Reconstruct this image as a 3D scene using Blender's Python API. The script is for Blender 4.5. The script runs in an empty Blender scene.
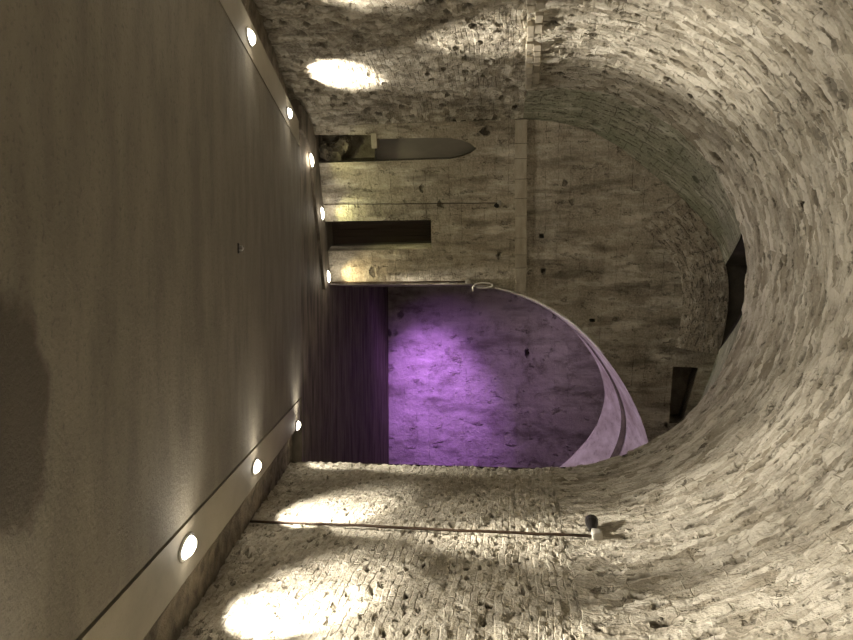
import bpy, bmesh, math, random
import numpy as np
from mathutils import Vector, Matrix
random.seed(7)
C = bpy.context.scene.collection
PI = math.pi
EYE = 1.45
S = 0.1944                       # the ramp falls this much per metre
LAND_Y, LAND_Z = 11.06, -2.15    # level landing at the foot of the ramp
def ramp(y): return max(-S*y, LAND_Z)

# ------------------------------------------------------------------ node helpers
class N:
    def __init__(self, name):
        self.m = bpy.data.materials.new(name); self.m.use_nodes = True
        self.t = self.m.node_tree; self.t.nodes.clear()
    def n(self, kind, **kw):
        o = self.t.nodes.new(kind)
        for k, v in kw.items(): setattr(o, k, v)
        return o
    def put(self, sock, v):
        if v is None: return
        if isinstance(v, bpy.types.NodeSocket): self.t.links.new(v, sock)
        elif isinstance(v, tuple) and len(v) == 3 and sock.type == 'RGBA': sock.default_value = (*v, 1)
        else: sock.default_value = v
    def math(self, op, a, b=None, c=None, clamp=False):
        o = self.n('ShaderNodeMath', operation=op, use_clamp=clamp)
        for i, v in enumerate((a, b, c)): self.put(o.inputs[i], v)
        return o.outputs[0]
    def mix(self, f, a, b, blend='MIX'):
        o = self.n('ShaderNodeMix', data_type='RGBA', blend_type=blend)
        self.put(o.inputs[0], f); self.put(o.inputs[6], a); self.put(o.inputs[7], b)
        return o.outputs[2]
    def ramp(self, f, lo, hi, a=0.0, b=1.0):
        o = self.n('ShaderNodeMapRange', clamp=True)
        for i, v in enumerate((f, lo, hi, a, b)): self.put(o.inputs[i], v)
        return o.outputs[0]
    def noise(self, vec, scale, detail=4, rough=.55, dist=0.0):
        o = self.n('ShaderNodeTexNoise')
        self.put(o.inputs['Vector'], vec); o.inputs['Scale'].default_value = scale
        o.inputs['Detail'].default_value = detail; o.inputs['Roughness'].default_value = rough
        o.inputs['Distortion'].default_value = dist
        return o
    def mapping(self, vec, scale=(1,1,1), loc=(0,0,0), rot=(0,0,0)):
        o = self.n('ShaderNodeMapping'); self.put(o.inputs[0], vec)
        o.inputs['Scale'].default_value = scale; o.inputs['Location'].default_value = loc
        o.inputs['Rotation'].default_value = rot
        return o.outputs[0]
    def uv(self): return self.n('ShaderNodeTexCoord').outputs['UV']
    def obj(self): return self.n('ShaderNodeTexCoord').outputs['Object']
    def vadd(self, a, b, op='ADD'):
        o = self.n('ShaderNodeVectorMath', operation=op)
        self.put(o.inputs[0], a); self.put(o.inputs[1], b)
        return o.outputs[0]
    def warp(self, vec, scale, amount):
        nz = self.noise(vec, scale, 3)
        c = self.vadd(nz.outputs['Color'], (.5,.5,.5), 'SUBTRACT')
        o = self.n('ShaderNodeVectorMath', operation='SCALE')
        self.put(o.inputs[0], c); o.inputs['Scale'].default_value = amount
        return self.vadd(vec, o.outputs[0])
    def out(self, col, rough=.9, height=None, dist=1.0, true_disp=False, spec=.25, metal=0.0):
        b = self.n('ShaderNodeBsdfPrincipled')
        self.put(b.inputs['Base Color'], col); self.put(b.inputs['Roughness'], rough)
        b.inputs['Metallic'].default_value = metal
        b.inputs['Specular IOR Level'].default_value = spec
        o = self.n('ShaderNodeOutputMaterial')
        self.t.links.new(b.outputs[0], o.inputs[0])
        if height is not None:
            if true_disp:
                d = self.n('ShaderNodeDisplacement'); d.inputs['Midlevel'].default_value = 0.0
                d.inputs['Scale'].default_value = dist
                self.put(d.inputs['Height'], height)
                self.t.links.new(d.outputs[0], o.inputs['Displacement'])
                self.m.displacement_method = 'BOTH'
            else:
                p = self.n('ShaderNodeBump'); p.inputs['Strength'].default_value = 1.0
                p.inputs['Distance'].default_value = dist
                self.put(p.inputs['Height'], height)
                self.t.links.new(p.outputs[0], b.inputs['Normal'])
        return self.m

def brickwork(name, bl, bh, mortar, cols, mort_col, swap=False, warp=(1.2,.05), relief=.012, lump=.03,
              pit=(5,.80,.03), vary=.012, soot_and_shade=(.075,.062,.045), soot_amt=.55, lime=(.66,.62,.53), lime_amt=.6,
              moss=None, true_disp=True, wear=.45, grain=(3.0, 11.0), grain_amt=.7, scab=(7.0,20.0), scab_amt=.75, scab_lo=.57,
              drip=None, joint_amt=.7, soot_lo=.50, chip=None, fine_amt=.28):
    """Weathered ancient brickwork; UV is in metres, u along the course."""
    k = N(name); uv0 = k.uv(); uv = uv0
    if swap: uv = k.mapping(uv, rot=(0,0,PI/2))
    w = k.warp(uv, warp[0], warp[1]); w = k.warp(w, 8.0, .05*min(1, bh*9))
    b = k.n('ShaderNodeTexBrick'); b.offset = .43; b.squash = .78; b.squash_frequency = 3
    k.put(b.inputs['Vector'], w)
    b.inputs['Color1'].default_value = (0,0,0,1); b.inputs['Color2'].default_value = (1,1,1,1)
    b.inputs['Mortar'].default_value = (.5,.5,.5,1)
    b.inputs['Scale'].default_value = 1.0; b.inputs['Mortar Size'].default_value = mortar
    b.inputs['Mortar Smooth'].default_value = .8; b.inputs['Bias'].default_value = 0.0
    b.inputs['Brick Width'].default_value = bl; b.inputs['Row Height'].default_value = bh
    joint = b.outputs['Fac']
    rnd = k.n('ShaderNodeSeparateColor'); k.put(rnd.inputs[0], b.outputs['Color']); rnd = rnd.outputs[0]
    big = k.noise(uv, .8, 5, .6).outputs[0]
    mid = k.noise(w, 3.2, 5, .65).outputs[0]
    fine = k.noise(uv, 30, 4, .65).outputs[0]
    gr = k.noise(k.mapping(w, (grain[0], grain[1], 1)), 1.0, 4, .62).outputs[0]     # streaks along the courses
    gl = k.noise(k.mapping(w, (grain[0]*1.3, grain[1]*.8, 1), (7.3, 2.1, 0)), 1.0, 5, .6).outputs[0]
    sc = k.noise(k.mapping(w, (scab[0], scab[1], 1)), 1.0, 4, .62).outputs[0]       # small broken scabs
    wornmask = k.ramp(mid, wear, wear+.14)                                          # render left over the joints
    jv = k.math('MULTIPLY', joint, k.math('SUBTRACT', 1.0, k.math('MULTIPLY', wornmask, .9)))
    vo = k.n('ShaderNodeTexVoronoi'); vo.feature = 'F1'
    k.put(vo.inputs['Vector'], k.mapping(k.warp(w, 9, .16), (1, 1.6, 1))); vo.inputs['Scale'].default_value = pit[0]
    vs = k.n('ShaderNodeSeparateColor'); k.put(vs.inputs[0], vo.outputs['Color'])
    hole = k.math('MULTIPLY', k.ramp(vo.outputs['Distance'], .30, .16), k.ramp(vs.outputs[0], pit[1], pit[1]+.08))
    c = k.mix(rnd, cols[0], cols[1])
    c = k.mix(k.ramp(gr, .44, .62, 0, grain_amt), c, cols[2])
    c = k.mix(k.math('MULTIPLY', jv, joint_amt), c, mort_col)
    c = k.mix(k.ramp(gl, .52, .64, 0, lime_amt), c, lime)
    c = k.mix(k.ramp(k.math('ADD', k.math('MULTIPLY', big, .6), k.math('MULTIPLY', mid, .4)), soot_lo, soot_lo-.12, 0, soot_amt), c, soot_and_shade)
    scm = k.ramp(sc, scab_lo, scab_lo+.07)
    c = k.mix(k.math('MULTIPLY', scm, scab_amt), c, soot_and_shade)
    c = k.mix(k.ramp(fine, .38, .62, 0, fine_amt), c, (.72,.67,.57))
    if drip:
        dn = k.noise(k.mapping(k.warp(uv0, 1.5, .12), (drip[0], drip[1], 1)), 1.0, 5, .62).outputs[0]
        c = k.mix(k.ramp(dn, .50, .64, 0, drip[2]), c, soot_and_shade)
        dl = k.noise(k.mapping(k.warp(uv0, 1.5, .12), (drip[0]*1.2, drip[1]*1.4, 1), (3.1,9.2,0)), 1.0, 4, .6).outputs[0]
        c = k.mix(k.ramp(dl, .55, .68, 0, drip[2]*.6), c, lime)
    c = k.mix(hole, c, tuple(x*.5 for x in soot_and_shade))  # pits painted darker: the shade of deep holes put into the colour
    if moss: c = k.mix(k.ramp(k.noise(uv, 1.3, 5, .65).outputs[0], .35, .62, .15, moss[1]), c, moss[0])
    h = k.math('MULTIPLY', jv, -relief)
    if chip:                                                    # flaked faces: angular chips, each at its own height and tone
        cv = k.n('ShaderNodeTexVoronoi'); cv.feature = 'F1'; cv.inputs['Randomness'].default_value = 1.0
        k.put(cv.inputs['Vector'], k.mapping(k.warp(w, 5, .07), (chip[0], chip[1], 1))); cv.inputs['Scale'].default_value = 1.0
        cs = k.n('ShaderNodeSeparateColor'); k.put(cs.inputs[0], cv.outputs['Color'])
        gate = k.ramp(k.noise(uv, 1.6, 4, .6).outputs[0], .38, .58, .25, 1.0)
        h = k.math('ADD', h, k.math('MULTIPLY', k.math('MULTIPLY', k.math('SUBTRACT', cs.outputs[0], .5), gate), chip[2]))
        c = k.mix(k.math('MULTIPLY', k.ramp(cs.outputs[1], .62, .95, 0, chip[3]), gate), c, lime)
        c = k.mix(k.math('MULTIPLY', k.ramp(cs.outputs[1], .38, .05, 0, chip[3]), gate), c, cols[2])
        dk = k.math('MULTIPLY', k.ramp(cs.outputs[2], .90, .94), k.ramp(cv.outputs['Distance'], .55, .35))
        h = k.math('ADD', h, k.math('MULTIPLY', dk, -chip[2]*1.3)); c = k.mix(k.math('MULTIPLY', dk, .7), c, soot_and_shade)  # sunken chips are painted darker like the pits
    h = k.math('ADD', h, k.math('MULTIPLY', k.math('SUBTRACT', rnd, .5), vary))
    for src, amt in ((mid, lump), (big, lump*1.4), (gr, -lump*.35), (gl, lump*.3), (fine, .012)):
        h = k.math('ADD', h, k.math('MULTIPLY', k.math('SUBTRACT', src, .5), amt))
    h = k.math('ADD', h, k.math('MULTIPLY', scm, -lump*.45))
    h = k.math('ADD', h, k.math('MULTIPLY', hole, -pit[2]))
    return k.out(c, .92, h, 1.0, true_disp, spec=.15)

def plaster(name, ca, cb, scale=1.5, stretch=(1,1,1), bump=.006, speck=.3, rough=.85, stain=None, fine=40):
    k = N(name); p = k.obj()
    a = k.noise(k.mapping(p, stretch), scale, 6, .62).outputs[0]
    f = k.noise(p, fine, 3, .7).outputs[0]
    c = k.mix(k.ramp(a, .36, .64), ca, cb)
    c = k.mix(k.ramp(f, .55, .72, 0, speck), c, tuple(x*.45 for x in ca))
    if stain:                                                  # a wet patch with a ragged edge
        (cx, cy, rx, ry, col) = stain
        w = k.warp(p, 4.0, .36)
        d = k.mapping(w, (1/rx, 1/ry, 0), (-cx/rx, -cy/ry, 0))
        ln = k.n('ShaderNodeVectorMath', operation='LENGTH'); k.put(ln.inputs[0], d)
        c = k.mix(k.ramp(ln.outputs['Value'], 1.0, .82, 0, .85), c, col)
    h = k.math('ADD', k.math('MULTIPLY', a, .6), k.math('MULTIPLY', f, .4))
    return k.out(c, rough, h, bump, spec=.3)

M = {}
bc = [(.37,.34,.275), (.47,.435,.36), (.28,.25,.19)]
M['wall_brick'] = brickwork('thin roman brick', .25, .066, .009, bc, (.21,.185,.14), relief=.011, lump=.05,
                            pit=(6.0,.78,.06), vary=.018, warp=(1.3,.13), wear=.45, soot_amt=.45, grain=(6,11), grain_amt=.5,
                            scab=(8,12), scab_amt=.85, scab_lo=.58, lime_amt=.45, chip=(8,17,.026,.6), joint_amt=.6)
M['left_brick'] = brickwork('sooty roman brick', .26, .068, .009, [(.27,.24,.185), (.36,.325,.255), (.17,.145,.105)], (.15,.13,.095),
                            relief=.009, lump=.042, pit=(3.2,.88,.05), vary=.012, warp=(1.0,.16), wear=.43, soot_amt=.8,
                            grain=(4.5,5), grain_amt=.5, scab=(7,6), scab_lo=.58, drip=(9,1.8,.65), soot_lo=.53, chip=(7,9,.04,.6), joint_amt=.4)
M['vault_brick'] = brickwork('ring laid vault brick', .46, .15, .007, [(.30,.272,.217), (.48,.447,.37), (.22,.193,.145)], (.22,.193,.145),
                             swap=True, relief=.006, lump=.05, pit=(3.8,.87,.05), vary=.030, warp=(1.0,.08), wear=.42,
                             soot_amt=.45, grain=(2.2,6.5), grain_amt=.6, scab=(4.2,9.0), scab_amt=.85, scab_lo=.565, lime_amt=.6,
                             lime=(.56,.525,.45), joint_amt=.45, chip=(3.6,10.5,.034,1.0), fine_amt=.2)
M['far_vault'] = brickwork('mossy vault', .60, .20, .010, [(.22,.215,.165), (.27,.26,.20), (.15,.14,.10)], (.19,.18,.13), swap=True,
                           relief=.02, lump=.05, pit=(2.6,.86,.04), vary=.03, moss=((.18,.195,.13), .65), true_disp=False, grain=(1.0,9), joint_amt=.3)  # brick tones lowered to carry the shade inside the rim; the moss is real
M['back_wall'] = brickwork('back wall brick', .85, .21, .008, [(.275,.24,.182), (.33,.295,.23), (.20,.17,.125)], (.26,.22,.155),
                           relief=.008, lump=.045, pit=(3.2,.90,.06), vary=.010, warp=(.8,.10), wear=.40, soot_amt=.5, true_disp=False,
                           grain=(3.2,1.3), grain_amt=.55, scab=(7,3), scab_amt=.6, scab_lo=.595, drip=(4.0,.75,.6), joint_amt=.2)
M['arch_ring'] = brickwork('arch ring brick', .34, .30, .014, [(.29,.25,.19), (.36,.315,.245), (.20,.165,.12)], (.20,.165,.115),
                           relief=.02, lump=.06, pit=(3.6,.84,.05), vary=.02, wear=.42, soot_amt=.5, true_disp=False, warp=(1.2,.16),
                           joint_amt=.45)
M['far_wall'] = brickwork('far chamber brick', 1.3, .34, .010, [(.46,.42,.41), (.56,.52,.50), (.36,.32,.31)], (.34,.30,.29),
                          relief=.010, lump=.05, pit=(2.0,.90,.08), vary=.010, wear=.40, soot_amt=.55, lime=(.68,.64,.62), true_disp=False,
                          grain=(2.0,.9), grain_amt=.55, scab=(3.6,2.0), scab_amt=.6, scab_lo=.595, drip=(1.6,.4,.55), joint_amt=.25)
M['soffit'] = plaster('pale arch soffit', (.36,.31,.28), (.68,.65,.63), 1.9, (1,1,.6), .05, .45, fine=9)
M['floor'] = plaster('worn ramp mortar', (.122,.109,.084), (.172,.154,.119), 1.6, (.7,2.2,1), .022, .55, .82,
                     stain=(.42, 2.28, .52, .40, (.055,.046,.034)), fine=34)
M['strip'] = plaster('smooth cement strip', (.20,.178,.138), (.25,.222,.172), 1.6, (1,.6,1), .003, .15, .7)
M['gutter'] = plaster('dirty gutter', (.085,.07,.05), (.24,.20,.145), 5.0, (1,1,1), .06, .6)
M['landing'] = plaster('dark landing slabs', (.06,.05,.038), (.19,.16,.125), 1.5, (.7,4.5,1), .02, .3, .75)
M['groove'] = plaster('groove', (.05,.042,.03), (.08,.066,.05), 3)
M['ledge'] = plaster('pale ledge stone', (.29,.255,.195), (.40,.36,.285), 3.0, (1,1,3), .012, .3)
M['infill'] = plaster('grey infill plaster', (.19,.175,.155), (.25,.23,.20), 2.0, (1,1,.4), .006, .1)
M['hollow'] = plaster('rough hollow', (.10,.085,.06), (.20,.175,.13), 4.0, (1,1,1), .05, .4)
M['shaft'] = plaster('shaft', (.05,.043,.033), (.09,.078,.06), 3.0)
M['wood'] = plaster('dark door boards', (.030,.020,.013), (.045,.031,.021), 4.0, (6,1,.4), .006, .2, .6)

def simple(name, col, rough=.5, metal=0.0):
    k = N(name); p = k.obj()
    f = k.noise(p, 60, 3).outputs[0]
    return k.out(k.mix(k.ramp(f, .4, .6, 0, .3), col, tuple(x*.7 for x in col)), rough, metal=metal)
M['brown_cable'] = simple('brown cable', (.045,.028,.017), .5)
M['grey_cap'] = simple('grey cap', (.42,.40,.35), .6)
M['black'] = simple('black housing', (.012,.011,.01), .4)
M['white_cable'] = simple('white cable', (.86,.84,.80), .4)
M['steel'] = simple('steel', (.55,.54,.50), .35, .9)
def glow(name, col, strength):
    k = N(name); e = k.n('ShaderNodeEmission'); k.put(e.inputs[0], col); e.inputs[1].default_value = strength
    o = k.n('ShaderNodeOutputMaterial'); k.t.links.new(e.outputs[0], o.inputs[0]); return k.m
WARM = (1.0, .92, .785)
M['lens'] = glow('warm lamp lens', (1.0,.90,.70), 26.0)

# ------------------------------------------------------------------ mesh helpers
def link(name, me, mat, parent=None, kind=None):
    o = bpy.data.objects.new(name, me); C.objects.link(o)
    if mat is not None and not me.materials: me.materials.append(mat)
    if parent: o.parent = parent
    if kind: o['kind'] = kind
    return o
def grid(name, P, UV, mat, flip=False, kind=None, parent=None, smooth=True):
    """P: (a,b,3) points; UV: (a,b,2) in metres."""
    a, b = P.shape[:2]
    idx = np.arange(a*b).reshape(a, b)
    q = np.stack([idx[:-1,:-1], idx[1:,:-1], idx[1:,1:], idx[:-1,1:]], -1).reshape(-1, 4)
    if flip: q = q[:, ::-1]
    me = bpy.data.meshes.new(name)
    me.from_pydata(P.reshape(-1,3).tolist(), [], q.tolist())
    l = me.uv_layers.new(name='UVMap')
    l.data.foreach_set('uv', UV.reshape(-1,2)[q.reshape(-1)].astype('f').ravel())
    if smooth: me.polygons.foreach_set('use_smooth', [True]*len(me.polygons))
    me.update()
    return link(name, me, mat, parent, kind)
def bm_obj(name, bm, mat, parent=None, kind=None, smooth=False):
    bmesh.ops.recalc_face_normals(bm, faces=bm.faces)
    me = bpy.data.meshes.new(name); bm.to_mesh(me); bm.free()
    if smooth: me.polygons.foreach_set('use_smooth', [True]*len(me.polygons))
    return link(name, me, mat, parent, kind)
def planar_uv(me, fu, fv):
    l = me.uv_layers.get('UVMap') or me.uv_layers.new(name='UVMap')
    for lp in me.loops:
        co = me.vertices[lp.vertex_index].co
        l.data[lp.index].uv = (fu(co), fv(co))
def box(bm, lo, hi, mtx=None, bevel=0.0):
    g = bmesh.ops.create_cube(bm, size=1.0)
    vs = g['verts']
    for v in vs:
        v.co = Vector([lo[i] + (v.co[i]+.5)*(hi[i]-lo[i]) for i in range(3)])
    if bevel:
        es = list({e for v in vs for e in v.link_edges})
        r = bmesh.ops.bevel(bm, geom=es, offset=bevel, segments=2, affect='EDGES', profile=.6)
        vs = list({v for f in r['faces'] for v in f.verts} | {v for v in vs if v.is_valid})
    if mtx is not None:
        for v in vs: v.co = mtx @ v.co
def tube(bm, pts, r, seg=8, cap=True):
    pts = [Vector(p) for p in pts]; rings = []
    up = Vector((.31,.17,.93)).normalized()
    for i, p in enumerate(pts):
        t = (pts[min(i+1, len(pts)-1)] - pts[max(i-1, 0)]).normalized()
        a = t.cross(up).normalized(); b = t.cross(a)
        rr = r[i] if isinstance(r, (list, tuple)) else r
        rings.append([bm.verts.new(p + rr*(math.cos(2*PI*j/seg)*a + math.sin(2*PI*j/seg)*b)) for j in range(seg)])
    for A, B in zip(rings, rings[1:]):
        for j in range(seg): bm.faces.new((A[j], A[(j+1)%seg], B[(j+1)%seg], B[j]))
    if cap: bm.faces.new(rings[0][::-1]); bm.faces.new(rings[-1])
def thing(name, label, cat, loc, group=None):
    o = bpy.data.objects.new(name, None); C.objects.link(o); o.location = loc
    o.empty_display_size = .1
    o['label'] = label; o['category'] = cat
    if group: o['group'] = group
    return o
def interp(xs, table):
    t = np.array(table, float)
    return np.interp(xs, t[:,0], t[:,1])

# ------------------------------------------------------------------ plan of the passage; main positions below worked out from image pixels
XL = [(-4,-3.66), (8.5,-3.66), (9.6,-3.58), (10.4,-3.48), (11.0,-3.38), (11.5,-3.25), (11.83,-3.12)]
XR = [(-4,2.49), (7.6,2.49), (11.0,2.61)]
SPR_L, SPR_R = 1.55, 1.96
BWS = .36; BW0 = 12.95                       # back wall: y = BW0 + BWS x
bwy = lambda x, off=0.0: BW0 + off + BWS*x
ce = 1/math.hypot(1, BWS)
E_ = Vector((ce, BWS*ce, 0)); NB = Vector((BWS*ce, -ce, 0))     # along the back wall, and towards the viewer

# floors ------------------------------------------------------------
def sweep_floor(name, x0, x1, ys, mat, dz=0.0, nx=2, bottom=None, kind='structure', thick=.25):
    """A slab that follows the ramp between x0 and x1."""
    bm = bmesh.new(); top = []; bot = []
    for y in ys:
        z = ramp(y) + dz
        top.append([bm.verts.new((x0+(x1-x0)*i/nx, y, z)) for i in range(nx+1)])
        bot.append([bm.verts.new((x0+(x1-x0)*i/nx, y, z-thick)) for i in range(nx+1)])
    for L, inv in ((top, False), (bot, True)):
        for a, b in zip(L, L[1:]):
            for i in range(nx):
                f = (a[i], a[i+1], b[i+1], b[i]); bm.faces.new(f[::-1] if inv else f)
    for i in (0, nx):
        for k in range(len(ys)-1): bm.faces.new((top[k][i], top[k+1][i], bot[k+1][i], bot[k][i]))
    for k in (0, len(ys)-1):
        for i in range(nx): bm.faces.new((top[k][i], top[k][i+1], bot[k][i+1], bot[k][i]))
    return bm_obj(name, bm, mat, kind=kind)
yy = list(np.linspace(-4, LAND_Y, 24))
sweep_floor('floor', -2.59, 1.525, yy, M['floor'])
sweep_floor('trim_1', 1.552, 1.94, list(np.linspace(-4, 10.85, 24)), M['strip'])
sweep_floor('trim_2', -3.00, -2.615, list(np.linspace(-4, 11.0, 24)), M['strip'])
sweep_floor('trim_3', 1.50, 1.57, yy[:-1], M['groove'], dz=-.035, thick=.2)
sweep_floor('trim_4', -2.64, -2.57, yy[:-1], M['groove'], dz=-.035, thick=.2)
def gutter(name, x0, x1, y1, side):
    ys = np.linspace(-4, y1, 150); xs = np.linspace(0, 1, 9)
    P = np.zeros((len(ys), len(xs), 3)); UV = np.zeros((len(ys), len(xs), 2))
    rs = np.random.RandomState(3 if side > 0 else 4)
    for i, y in enumerate(ys):
        for j, t in enumerate(xs):
            P[i,j] = (x0+(x1-x0)*t, y, -S*y - .03 - .13*min(1, t*2.5) + rs.uniform(-.012,.012)); UV[i,j] = (y, t)
    return grid(name, P, UV, M['gutter'], flip=side > 0, kind='structure')
gutter('trim_5', 1.93, 2.56, 11.0, 1)
gutter('trim_6', -2.99, -3.72, 11.1, -1)

# landing, running on through the archway into the far chamber
bm = bmesh.new()
box(bm, (-3.7, LAND_Y, LAND_Z-.25), (9.5, 19.2, LAND_Z))
bm_obj('floor', bm, M['landing'], kind='structure')

# low raised strip along the foot of the back wall, rounding the left corner
def strip_path(pts, w, z0, z1, name, mat):
    bm = bmesh.new(); rows = []
    for i, p in enumerate(pts):
        p = Vector((*p, 0)); a = Vector((*pts[max(i-1,0)],0)); b = Vector((*pts[min(i+1,len(pts)-1)],0))
        t = (b-a).normalized(); n = Vector((t.y, -t.x, 0))
        q = p + n*w
        rows.append([bm.verts.new(v) for v in ((p.x,p.y,z0), (p.x,p.y,z1), (q.x,q.y,z1), (q.x,q.y,z0))])
    for A, B in zip(rows, rows[1:]):
        for k in range(3): bm.faces.new((A[k], B[k], B[k+1], A[k+1]))
    bm.faces.new(rows[0]); bm.faces.new(rows[-1][::-1])
    return bm_obj(name, bm, mat, kind='structure')
pts = [(-3.28,11.05), (-3.22,11.35), (-3.08,11.62)] + [(x, bwy(x)-.06) for x in np.linspace(-2.85,-.42,12)]
strip_path(pts, .42, LAND_Z-.02, LAND_Z+.05, 'trim_7', M['landing'])

# side walls --------------------------------------------------------
def side_wall(name, table, ys, zt, side, mat, ztop_fn=None):
    zs_n = 170
    P = np.zeros((len(ys), zs_n, 3)); UV = np.zeros((len(ys), zs_n, 2))
    for i, y in enumerate(ys):
        x = interp(y, table); zb = -S*min(y, 11.2) - .30
        z = np.linspace(zb, zt, zs_n)
        P[i,:,0] = x; P[i,:,1] = y; P[i,:,2] = z
        UV[i,:,0] = y; UV[i,:,1] = z
    return grid(name, P, UV, mat, flip=side > 0, kind='structure')
side_wall('wall_left', XL, np.concatenate([np.linspace(-4,6,40)[:-1], np.linspace(6,11.83,230)]), SPR_L, -1, M['left_brick'])
side_wall('wall_right', XR, np.concatenate([np.linspace(-4,3.5,40)[:-1], np.linspace(3.5,11.0,300)]), SPR_R+.01, 1, M['wall_brick'])

# vault -------------------------------------------------------------
def section(y, n, over=.05):
    """Points of the vault at y from left springing over the crown to right springing."""
    xl = float(interp(y, XL)) + over; xr = float(interp(min(y,11.0), XR)) - .03
    cx = (xl+xr)/2; r = (xr-xl)/2; zc = 1.93
    k = max(3, n//14)
    left = [(xl, SPR_L + (zc-SPR_L)*i/k) for i in range(k)]
    arc = [(cx - r*math.cos(a), zc + r*.985*math.sin(a)) for a in np.linspace(0, PI, n-k)]
    return np.array(left + arc)
NV = 330
ys = np.concatenate([np.linspace(-4, 4, 50)[:-1], np.linspace(4, 11.0, 260)])
P = np.zeros((len(ys), NV, 3)); UV = np.zeros((len(ys), NV, 2))
for i, y in enumerate(ys):
    s = section(y, NV)
    P[i,:,0] = s[:,0]; P[i,:,1] = y; P[i,:,2] = s[:,1]
    UV[i,:,0] = y
    UV[i,1:,1] = np.cumsum(np.hypot(*np.diff(s, axis=0).T))
grid('ceiling', P, UV, M['vault_brick'], kind='structure')
# toothed course of brick at the oversailing springing on the left
bm = bmesh.new(); rs = random.Random(9); y = 3.0
while y < 10.9:
    w_ = min(.13+rs.random()*.2, 10.98-y); x = float(interp(y+w_/2, XL))
    for z0, z1, o0 in ((SPR_L-.01, SPR_L+.085, .075), (SPR_L+.09, SPR_L+.19, .085)):
        box(bm, (x-.1, y+.004, z0+rs.uniform(-.012,.008)), (x+o0+rs.uniform(-.045,.03), y+w_-.008, z1), bevel=.01)
    y += w_
bm_obj('trim_8', bm, M['ledge'], kind='structure')

# mouth of the vault: an end face of brick between its rim and the higher hall
# far bay: from the rim of the vault to the top edge of the back wall, an open shaft at the crown
RING = [(-3.12,1.50), (-3.09,1.75), (-3.03,2.15), (-2.91,2.61), (-2.62,3.13), (-2.23,3.63), (-1.84,4.14), (-1.42,4.57), (-.98,4.88),
        (-.5,5.07), (.03,5.13), (.67,5.10), (1.25,4.99), (1.83,4.83), (2.34,4.69), (3.5,4.45), (5.0,4.05), (6.0,3.4), (6.55,2.5), (6.7,1.5)]
def resample(pts, n):
    p = np.array(pts, float); d = np.r_[0, np.cumsum(np.hypot(*np.diff(p, axis=0).T))]
    t = np.linspace(0, d[-1], n)
    return np.stack([np.interp(t, d, p[:,0]), np.interp(t, d, p[:,1])], 1)
def halves(pts, n):
    p = np.array(pts); a = int(np.argmax(p[:,1]))
    return np.concatenate([resample(p[:a+1], n), resample(p[a:], n)[1:]])
A = halves(section(11.0, 120, .0), 60); B = halves(RING, 60)
nd = 24
P = np.zeros((len(A), nd, 3)); UV = np.zeros((len(A), nd, 2))
for j, t in enumerate(np.linspace(0, 1, nd)):
    e = t**.85
    P[:,j,0] = A[:,0]*(1-e)+B[:,0]*e
    P[:,j,2] = A[:,1]*(1-e)+B[:,1]*e
    P[:,j,1] = 11.0*(1-t)+bwy(B[:,0])*t
    UV[:,j,0] = P[:,j,1]
UV[1:,:,1] = np.cumsum(np.linalg.norm(np.diff(P, axis=0), axis=2), axis=0)
i0 = int(np.argmax(B[:,0] > -.66)); i1 = int(np.argmax(B[:,0] > .78))
# the far bay's shell with the shaft's foot left open
me_parts = []
def sub(i, j): return P[i:j], UV[i:j]
Pl, Ul = sub(0, i0+1); Pr, Ur = sub(i1, len(A))
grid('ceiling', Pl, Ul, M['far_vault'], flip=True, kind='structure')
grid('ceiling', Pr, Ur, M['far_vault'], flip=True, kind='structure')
bm = bmesh.new()
loop = [P[i,0] for i in range(i0, i1+1)] + [P[i,-1] for i in range(i1, i0-1, -1)]
lo = [bm.verts.new(tuple(v)) for v in loop]; hi = [bm.verts.new((v[0], v[1], 8.0)) for v in loop]
for i in range(len(lo)):
    j = (i+1) % len(lo); bm.faces.new((lo[i], lo[j], hi[j], hi[i]))
bm.faces.new(hi)
bm_obj('ceiling', bm, M['shaft'], kind='structure')

# right flank of the far bay (hidden behind the corner of the right wall)
def flat_quad(name, a, b, z0, z1, mat, nrm_flip=False):
    P = np.zeros((30, 30, 3)); UV = np.zeros((30, 30, 2)); L = math.dist(a, b)
    for i in range(30):
        t = i/29
        for j in range(30):
            z = z0+(z1-z0)*j/29
            P[i,j] = (a[0]+(b[0]-a[0])*t, a[1]+(b[1]-a[1])*t, z); UV[i,j] = (L*t, z)
    return grid(name, P, UV, mat, flip=nrm_flip, kind='structure')
flat_quad('wall_right', (2.60,11.0), (6.7,bwy(6.7)), LAND_Z-.2, 1.97, M['back_wall'], True)

# back wall ---------------------------------------------------------
TB = Matrix(((E_.x, 0, NB.x, 0), (E_.y, 0, NB.y, BW0), (0, 1, 0, 0), (0,0,0,1)))   # local (s, z, out)
sx = lambda x: x/ce                                                              # x -> distance along the wall
def smooth_curve(pts, n):
    p = np.array(pts, float); out = []
    for i in range(len(p)-1):
        p0 = p[max(i-1,0)]; p1 = p[i]; p2 = p[i+1]; p3 = p[min(i+2,len(p)-1)]
        for t in np.linspace(0, 1, n, endpoint=False):
            out.append(tuple(.5*((2*p1)+(-p0+p2)*t+(2*p0-5*p1+4*p2-p3)*t*t+(-p0+3*p1-3*p2+p3)*t**3)))
    out.append(tuple(p[-1])); return out
half = [(-.36,.60), (-.16,1.45), (.21,2.19), (.68,2.75), (1.26,3.23), (1.95,3.64), (2.67,3.93), (3.2,4.0)]
full = half + [(6.4-x, z) for x, z in half[-2::-1]]
front_arch = [(-.38,-2.4), (-.375,-1.2)] + smooth_curve(full, 6) + [(6.77,-1.2), (6.78,-2.4)]
bh = [(-.39,.51), (-.17,1.45), (.30,2.29), (.88,2.83), (1.44,3.16), (2.08,3.30)]
bfull = bh + [(4.16-x, z) for x, z in bh[-2::-1]]
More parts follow.
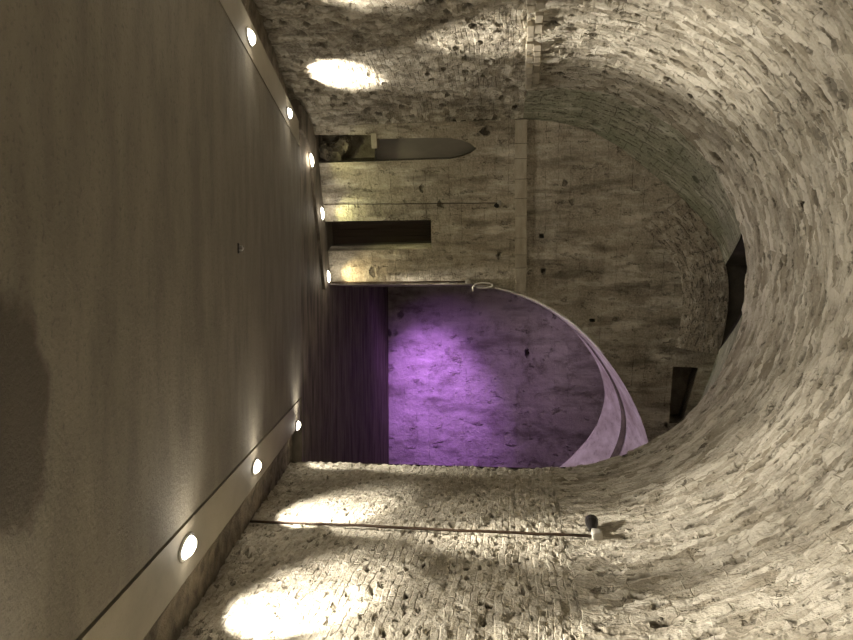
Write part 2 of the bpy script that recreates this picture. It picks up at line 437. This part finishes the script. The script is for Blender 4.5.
back_arch = [(-.39,-2.4), (-.39,-1.2)] + smooth_curve(bfull, 6) + [(4.55,-1.2), (4.55,-2.4)]
OFF2 = 1.8
niche = [(-1.53,-2.4), (-1.52,-.145), (-1.02,-.16), (-.985,-2.4)]
recess = [(-2.53,-2.4), (-2.53,.25), (-2.56,.43), (-2.61,.59), (-2.68,.70), (-2.765,.60), (-2.825,.45), (-2.865,.25), (-2.88,-.1), (-2.89,-1.05), (-2.96,-1.12), (-3.0,-2.4)]
putlog = [(1.18,4.28), (1.20,4.74), (2.3,4.55), (2.32,4.30)]
small = [[(.28,2.72), (.28,2.82), (.34,2.82), (.34,2.73)], [(-1.25,1.78), (-1.25,1.87), (-1.17,1.87), (-1.17,1.79)]]
ring = smooth_curve(RING, 4)
outer = [(-3.13,-2.45)] + ring + [(6.72,-2.45)]
cu = bpy.data.curves.new('back', 'CURVE'); cu.dimensions = '2D'; cu.fill_mode = 'BOTH'; cu.extrude = .2
for poly in [outer, front_arch, niche, recess, putlog] + small:
    sp = cu.splines.new('POLY'); sp.points.add(len(poly)-1); sp.use_cyclic_u = True
    for q, (x, z) in zip(sp.points, poly):
        q.co = (sx(x), max(z, -2.40) if poly is not outer else z, 0, 1)
tmp = bpy.data.objects.new('tmp', cu); C.objects.link(tmp)
dg = bpy.context.evaluated_depsgraph_get()
me = bpy.data.meshes.new_from_object(tmp.evaluated_get(dg)); bpy.data.objects.remove(tmp)
me.name = 'wall_back'
me.transform(Matrix.Translation((0,0,-.2)))
planar_uv(me, lambda c: c.x + (c.z if abs(c.z) > .01 else 0), lambda c: c.y)
me.transform(TB); me.materials.clear()
link('wall_back', me, M['back_wall'], kind='structure')

def wb(name, bmf, mat, kind=None, parent=None):
    bm = bmesh.new(); bmf(bm)
    for v in bm.verts: v.co = TB @ v.co
    o = bm_obj(name, bm, mat, parent, kind)
    return o
def pocket(bm, poly, depth, front=0.0):
    """Sides and back of a recess behind the outline poly (x, z)."""
    f = [bm.verts.new((sx(x), z, front)) for x, z in poly]; b = [bm.verts.new((sx(x), z, -depth)) for x, z in poly]
    for i in range(len(f)):
        j = (i+1) % len(f); bm.faces.new((f[i], f[j], b[j], b[i]))
    bm.faces.new(b)
# dark doorway with a boarded door set deep in it
wb('door_1', lambda bm: pocket(bm, [(-1.53,-2.2), (-1.52,-.145), (-1.02,-.16), (-.985,-2.2)], .75), M['shaft'], 'structure')
def boards(bm):
    for k in range(4):
        a = sx(-1.53)+k*.145; box(bm, (a, LAND_Z, -.60), (a+.143, -.14, -.56), bevel=.006)
wb('door_1', boards, M['wood'], 'structure')
# tall blind recess with grey infill, hollow broken out below
wb('trim_9', lambda bm: pocket(bm, [(-2.53,-1.1)] + recess[1:10], .22), M['infill'], 'structure')
wb('trim_10', lambda bm: pocket(bm, [(-2.53,-2.2), (-2.53,-1.1), (-2.89,-1.06), (-2.96,-1.12), (-3.0,-2.2)], .5), M['hollow'], 'structure')
def rubble(bm):
    rs = random.Random(5)
    for k in range(9):
        x = sx(-2.93+rs.random()*.33); z = LAND_Z+.05+rs.random()*.42; r = .06+rs.random()*.09
        g = bmesh.ops.create_icosphere(bm, subdivisions=2, radius=r)
        for v in g['verts']:
            v.co *= 1+rs.uniform(-.16,.16); v.co += Vector((x, z, -.36+rs.random()*.2))
wb('trim_11', rubble, M['hollow'], 'structure')
wb('trim_12', lambda bm: box(bm, (sx(-2.99), -1.13, -.2), (sx(-2.74), -1.03, .03), bevel=.012), M['ledge'], 'structure')
wb('trim_13', lambda bm: pocket(bm, putlog, .35), M['hollow'], 'structure')
for q in small: wb('trim_14', lambda bm: pocket(bm, q, .25), M['shaft'], 'structure')
# pale string course
def course(bm):
    rs = random.Random(2); x = sx(-3.12)
    while x < sx(-.26):
        w = min(.24+rs.random()*.16, sx(-.25)-x)
        box(bm, (x, 1.36+rs.uniform(-.006,.006), -.02), (x+w-.004, 1.57, .10+rs.uniform(-.008,.008)), bevel=.008); x += w
wb('trim_15', course, M['ledge'], 'structure')
# flush ring of brick voussoirs around the head of the back wall
R_out = resample(ring, 90); ctr = np.array([.35, 1.3])
P = np.zeros((90, 5, 3)); UV = np.zeros((90, 5, 2)); acc = 0
for i in range(90):
    p = R_out[i]; d = ctr-p; d /= np.linalg.norm(d)
    if i: acc += np.linalg.norm(R_out[i]-R_out[i-1])
    for j in range(5):
        q = p + d*(.78*j/4)
        v = TB @ Vector((sx(q[0]), q[1], .035 - (.03 if j == 4 else 0))); P[i,j] = v; UV[i,j] = (j/4*.78, acc)
UV = UV[..., ::-1].copy()
a0 = int(np.argmax(R_out[:,0] > -1.9)); a1 = int(np.argmax(R_out[:,0] > 1.0))
grid('trim_16', P[a0:a1], UV[a0:a1], M['arch_ring'], flip=True, kind='structure')

# splayed archway between the hall and the far chamber
nA = 80; FA = resample(front_arch, nA); BA = resample(back_arch, nA)
P = np.zeros((nA, 16, 3)); UV = np.zeros((nA, 16, 2))
for j, t in enumerate(np.linspace(0, 1, 16)):
    q = FA*(1-t)+BA*t
    P[:,j,0] = q[:,0]; P[:,j,2] = q[:,1]; P[:,j,1] = bwy(FA[:,0])*(1-t) + bwy(BA[:,0], OFF2)*t
    UV[:,j] = np.stack([np.full(nA, t*2), np.linspace(0, 14, nA)], 1)
grid('trim_17', P, UV, M['soffit'], kind='structure')
# raised dark groove band in the soffit
Pb = np.zeros((nA, 2, 3)); UVb = np.zeros((nA, 2, 2))
for j, t in enumerate((.50, .60)):
    q = FA*(1-t)+BA*t; c = np.array([2.6, 0.0])
    d = c-q; d /= np.linalg.norm(d, axis=1)[:,None]; q = q+d*.015
    Pb[:,j,0] = q[:,0]; Pb[:,j,2] = q[:,1]; Pb[:,j,1] = bwy(FA[:,0])*(1-t) + bwy(BA[:,0], OFF2)*t
grid('trim_18', Pb, UVb, M['hollow'], kind='structure')
# chamber front wall around the far mouth of the archway
cu = bpy.data.curves.new('front', 'CURVE'); cu.dimensions = '2D'; cu.fill_mode = 'BOTH'; cu.extrude = .05
for poly in ([(-4,-2.45), (-4,6), (8,6), (8,-2.45)], back_arch):
    sp = cu.splines.new('POLY'); sp.points.add(len(poly)-1); sp.use_cyclic_u = True
    for q, (x, z) in zip(sp.points, poly): q.co = (sx(x), max(z, -2.42), 0, 1)
tmp = bpy.data.objects.new('tmp', cu); C.objects.link(tmp)
dg = bpy.context.evaluated_depsgraph_get()
me = bpy.data.meshes.new_from_object(tmp.evaluated_get(dg)); bpy.data.objects.remove(tmp)
planar_uv(me, lambda c: c.x, lambda c: c.y)
me.transform(Matrix.Translation((0, OFF2+.05, 0)) @ TB); me.materials.clear()
link('wall_front', me, M['far_wall'], kind='structure')
# far chamber
FW = 18.7
flat_quad('wall_far', (-4.2,FW), (8.5,FW), LAND_Z-.2, 6.0, M['far_wall'], True)
flat_quad('wall_left', (-4.1,13.2), (-4.1,FW), LAND_Z-.2, 6.0, M['far_wall'], True)
flat_quad('wall_right', (8.4,17.0), (8.4,FW), LAND_Z-.2, 6.0, M['far_wall'])
bm = bmesh.new(); box(bm, (-4.3,12.9,6.0), (8.6,19.0,6.2)); bm_obj('ceiling', bm, M['far_wall'], kind='structure')
# wall behind the viewer
flat_quad('wall_front', (-4.0,-3.95), (3.0,-3.95), .4, 5.4, M['wall_brick'])

# ------------------------------------------------------------------ recessed floor lights
TILT = -math.atan(S)
def floor_light(label, loc, along, tilt, size=1.0):
    t = thing('floor_light', label, 'floor light', loc, 'glowing lights in the floor kerb')
    t.rotation_euler = (tilt, 0, along); t.scale = (size,)*3
    bm = bmesh.new()                                            # oval rim
    n = 28; prof = [(1.0,.0), (1.28,.0), (1.24,.014), (1.08,.02), (1.0,.012)]
    R = [[bm.verts.new((.066*k*math.cos(2*PI*i/n), .150*k*math.sin(2*PI*i/n), h)) for i in range(n)] for k, h in prof]
    for A_, B_ in zip(R, R[1:]):
        for i in range(n): bm.faces.new((A_[i], A_[(i+1)%n], B_[(i+1)%n], B_[i]))
    bm_obj('rim', bm, M['steel'], t, smooth=True)
    bm = bmesh.new()                                            # domed lens
    R = []
    for k in range(7):
        a = PI/2*k/7
        R.append([bm.verts.new((.065*math.cos(a)*math.cos(2*PI*i/n), .149*math.cos(a)*math.sin(2*PI*i/n), .006+.055*math.sin(a))) for i in range(n)])
    top = bm.verts.new((0,0,.061))
    for A_, B_ in zip(R, R[1:]):
        for i in range(n): bm.faces.new((A_[i], A_[(i+1)%n], B_[(i+1)%n], B_[i]))
    for i in range(n): bm.faces.new((R[-1][i], R[-1][(i+1)%n], top))
    bm_obj('lens', bm, M['lens'], t, smooth=True)
    return t
def spot(loc, aim, power, cone, blend, col=WARM, radius=.04):
    d = bpy.data.lights.new('beam', 'SPOT'); d.energy = power; d.spot_size = math.radians(cone); d.spot_blend = blend
    d.color = col; d.shadow_soft_size = radius
    o = bpy.data.objects.new('beam', d); C.objects.link(o); o.location = loc
    o.rotation_euler = (Vector(aim)-Vector(loc)).to_track_quat('-Z', 'Y').to_euler()
    return o
def rz(x, y, dz=0.0): return (x, y, ramp(y)+dz)
floor_light('largest glowing oval floor light, in the kerb by the lower brick wall', rz(1.71,4.56), 0, TILT)
floor_light('glowing floor light beside the foot of the brown cable on the lower brick wall', rz(1.74,7.06), 0, TILT)
floor_light('glowing floor light at the brick wall corner below the purple archway', rz(1.90,10.42), 0, TILT)
floor_light('elongated glowing floor light nearest the top edge of the photo', rz(-2.79,6.95), 0, TILT)
floor_light('glowing floor light in front of the brightest pool of light on the upper brick wall', rz(-2.78,9.74), 0, TILT)
floor_light('small glowing floor light before the ruined foot of the grey arched recess', (-2.47,11.50,LAND_Z+.05), -PI/3, 0, .78)
floor_light('small glowing floor light between the grey arched recess and the dark doorway', (-1.64,12.12,LAND_Z+.05), -PI/2+.35, 0, .78)
floor_light('small glowing floor light between the dark doorway and the purple archway', (-.52,12.50,LAND_Z+.05), -PI/2+.35, 0, .78)

def halo(x, y, z, p, col=WARM):
    d = bpy.data.lights.new('lens_glow', 'POINT'); d.energy = p; d.color = col; d.shadow_soft_size = .05
    o = bpy.data.objects.new('lens_glow', d); C.objects.link(o); o.location = (x, y, z)
def kerb_beams(x, y, side, p, lead, up=.45, streak=1.0, throw=1.0, tshift=.3):
    wall = 2.5 if side > 0 else -3.6
    z = ramp(y); q = (x, y, z+.07)
    spot(q, (wall, y+lead, z+up), 1350*p, 52, .6)                            # tight pool on the near wall
    spot(q, (wall, y+lead*.9, z+1.6), (380 if side > 0 else 120)*p, 52, .8)                         # upper wall
    spot(q, (wall-.25*side, y+tshift, z+(4.1 if side > 0 else 3.8)), 1150*p*throw, 40 if side > 0 else 32, 1.0)         # long throw to the foot of the vault
    spot(q, (wall-2.2*side, y+lead, z+4.4), 330*p, 82, 1.0)                  # wide spill over the vault
    halo(x, y, z+.15, 2.2)
    if streak: spot((x-.03*side, y, z+.30), (x-2.6*side, y-.15, z-.25), 34*streak, 140, 1.0, radius=.1)   # spill over the ramp
for y in (-3.2, -.6, 1.96, 4.56, 7.06): kerb_beams(1.73, y, 1, 1.0, .85, throw=1.7)
for y in (-1.4, 1.4, 4.17, 6.95): kerb_beams(-2.79, y, -1, 1.1, .55, .62, .35, 1.2)
kerb_beams(-2.79, 9.74, -1, 1.1, .55, .62, .35, 2.4, -.5)
spot(rz(1.90,10.42,.07), (2.6,10.95,-1.5), 150, 70, .7)
spot(rz(1.82,10.42,.30), (-1.0,10.5,-2.3), 60, 130, 1.0, radius=.1)
spot(rz(1.90,10.42,.07), (2.62,11.0,.2), 420, 44, .9)
halo(1.9, 10.42, -1.9, 2.2)
# the three on the landing wash the back wall
for (x, y, p, col) in ((-2.47,11.5,26,(.95,.92,.42)), (-1.64,12.12,34,(.92,.92,.40)), (-.52,12.5,66,(1,.80,.42))):
    spot((x, y, LAND_Z+.12), (x+.02, bwy(x)+.02, LAND_Z+.9), p, 100, .9, col)
    halo(x, y-.1, LAND_Z+.22, 4)
spot((-.50,12.5,LAND_Z+.12), (.0,12.80,1.6), 700, 28, .9)  # extra beam added at this lamp to brighten the white cable
# violet floods in the far chamber, and an added unseen fill
VIO = (.62,.25,1.0)
spot((-1.6,15.0,-1.6), (2.6,FW,-.85), 2600, 40, 1.0, VIO, .1)
spot((-1.6,15.0,-1.5), (2.9,FW,-.4), 360, 64, 1.0, VIO, .1)
spot((4.3,15.5,-1.8), (2.6,14.9,3.3), 620, 80, .9, (.95,.70,1.0), .1)
spot((-1.2,15.2,3.5), (3.4,18.7,1.2), 240, 84, 1.0, (.95,.68,.92), .1)  # unseen pinkish fill added to lift the chamber wall, not a flood

# ------------------------------------------------------------------ fittings
def cable_fitting(label, foot, top, parts):
    t = thing('wall_fitting', label, 'wall fitting', foot, 'cabled fittings on the brick walls')
    rel = Vector(top)-Vector(foot)
    bm = bmesh.new(); n = 14; rs = random.Random(int(foot[0]*100))
    tube(bm, [rel*(i/n)+Vector((rs.uniform(-.004,.004), rs.uniform(-.01,.01), 0)) for i in range(n+1)], parts.get('r', .014), 8)
    bm_obj('cable', bm, M['brown_cable'], t, smooth=True)
    bm = bmesh.new()
    s = parts.get('s', .09)
    box(bm, (-s*.55,-s*.9,-s*.1), (s*.55,s*.9,s*.9), bevel=s*.25)
    for v in bm.verts:
        v.co.y *= 1.0-.35*max(0, v.co.z/s); v.co += rel
    bm_obj('cap', bm, M['grey_cap'], t)
    if parts.get('lamp'):
        bm = bmesh.new()
        d = Vector(parts['lamp'])
        tube(bm, [rel+d*.35, rel+d*.55, rel+d*.8, rel+d], [s*.25, s*.42, s*.62, s*.66], 14)
        bm_obj('lamp_head', bm, M['black'], t, smooth=False)
        bm = bmesh.new(); tube(bm, [rel+Vector((0,0,s*.3)), rel+d*.45], s*.12, 8)
        bm_obj('bracket', bm, M['grey_cap'], t)
    return t
cable_fitting('long brown cable up the lower brick wall to a pale cap and black lamp head', (2.462,7.46,-1.59), (2.42,7.30,2.20),
              {'lamp': (-.03,.42,.03), 's': .11, 'r': .016})
q0 = TB @ Vector((sx(-1.83), LAND_Z+.06, .03)); q1 = TB @ Vector((sx(-1.79), 1.06, .03))
cable_fitting('thin dark cable on the back wall between the arched recess and the doorway', q0, q1,
              {'s': .07, 'r': .008, 'lamp': (.06,-.05,-.02)})
q0 = TB @ Vector((sx(-.425), LAND_Z+.06, .03)); q1 = TB @ Vector((sx(-.425), .46, .03))
cable_fitting('dark cable up the edge of the purple archway to a pale round fitting', q0, q1, {'s': .09, 'r': .014})

# white cable: a small loop, then clipped along the edge of the archway
bm = bmesh.new()
edge = [p for p in smooth_curve(half, 8) if p[1] < 3.0]
P0 = [TB @ Vector((sx(x-.02), z+.015, .03)) for x, z in edge]
loop = []
for i in range(15):
    a = PI*.5 + 2*PI*i/14
    loop.append(TB @ Vector((sx(-.36)+.05*math.cos(a), .78+.17*math.sin(a)*1.0, .05)))
rs = random.Random(4)
tube(bm, loop, .017, 8)
ca = thing('white_cable', 'white cable looped at one end and running along the purple archway edge', 'cable', loop[0])
inv = Vector(loop[0])
for v in bm.verts: v.co -= inv
bm_obj('loop', bm, M['white_cable'], ca, smooth=True)
bm = bmesh.new()
tube(bm, [Vector(p)-inv+Vector((rs.uniform(-.006,.006),0,rs.uniform(-.006,.006))) for p in P0 if p.z > .88], .015, 8)
bm_obj('run', bm, M['white_cable'], ca, smooth=True)
bm = bmesh.new()
tube(bm, [loop[6]-inv, loop[6]-inv+Vector((.06,-.02,-.05)), loop[6]-inv+Vector((.12,-.02,-.03))], .014, 8)
bm_obj('tail', bm, M['white_cable'], ca, smooth=True)

# small steel fitting let into the ramp
fs = thing('floor_stud', 'tiny bright metal stud let into the middle of the dark ramp floor', 'floor stud', rz(-.54,6.33))
fs.rotation_euler = (TILT, 0, 0)
bm = bmesh.new(); box(bm, (-.05,-.025,0), (.05,.025,.012), bevel=.005); bm_obj('plate', bm, M['black'], fs)
bm = bmesh.new(); tube(bm, [(-.02,0,.01), (-.018,0,.04), (.0,0,.05), (.018,0,.04), (.02,0,.01)], .008, 8); bm_obj('eye', bm, M['steel'], fs, smooth=True)

# ------------------------------------------------------------------ world, camera, view
w = bpy.data.worlds.new('dark'); bpy.context.scene.world = w; w.use_nodes = True
w.node_tree.nodes['Background'].inputs[0].default_value = (0,0,0,1)
w.node_tree.nodes['Background'].inputs[1].default_value = 0.0
cd = bpy.data.cameras.new('camera'); cam = bpy.data.objects.new('camera', cd); C.objects.link(cam)
cd.sensor_fit = 'HORIZONTAL'; cd.sensor_width = 36; cd.lens = 690/853*36; cd.clip_start = .05
pit, yaw = math.radians(7.72), math.radians(1.33)
F = Vector((math.sin(yaw)*math.cos(pit), math.cos(yaw)*math.cos(pit), -math.sin(pit)))
Rw = Vector((math.cos(yaw), -math.sin(yaw), 0)); Uw = Rw.cross(F)
cam.matrix_world = Matrix(((Uw.x, -Rw.x, -F.x, 0), (Uw.y, -Rw.y, -F.y, 0), (Uw.z, -Rw.z, -F.z, EYE), (0,0,0,1)))
sc = bpy.context.scene; sc.camera = cam
sc.view_settings.view_transform = 'Standard'; sc.view_settings.look = 'None'
sc.view_settings.gamma = 1; sc.view_settings.use_curve_mapping = False
sc.view_settings.exposure = -0.36
sc.cycles.max_bounces = 8; sc.cycles.diffuse_bounces = 5
sc.cycles.use_denoising = True
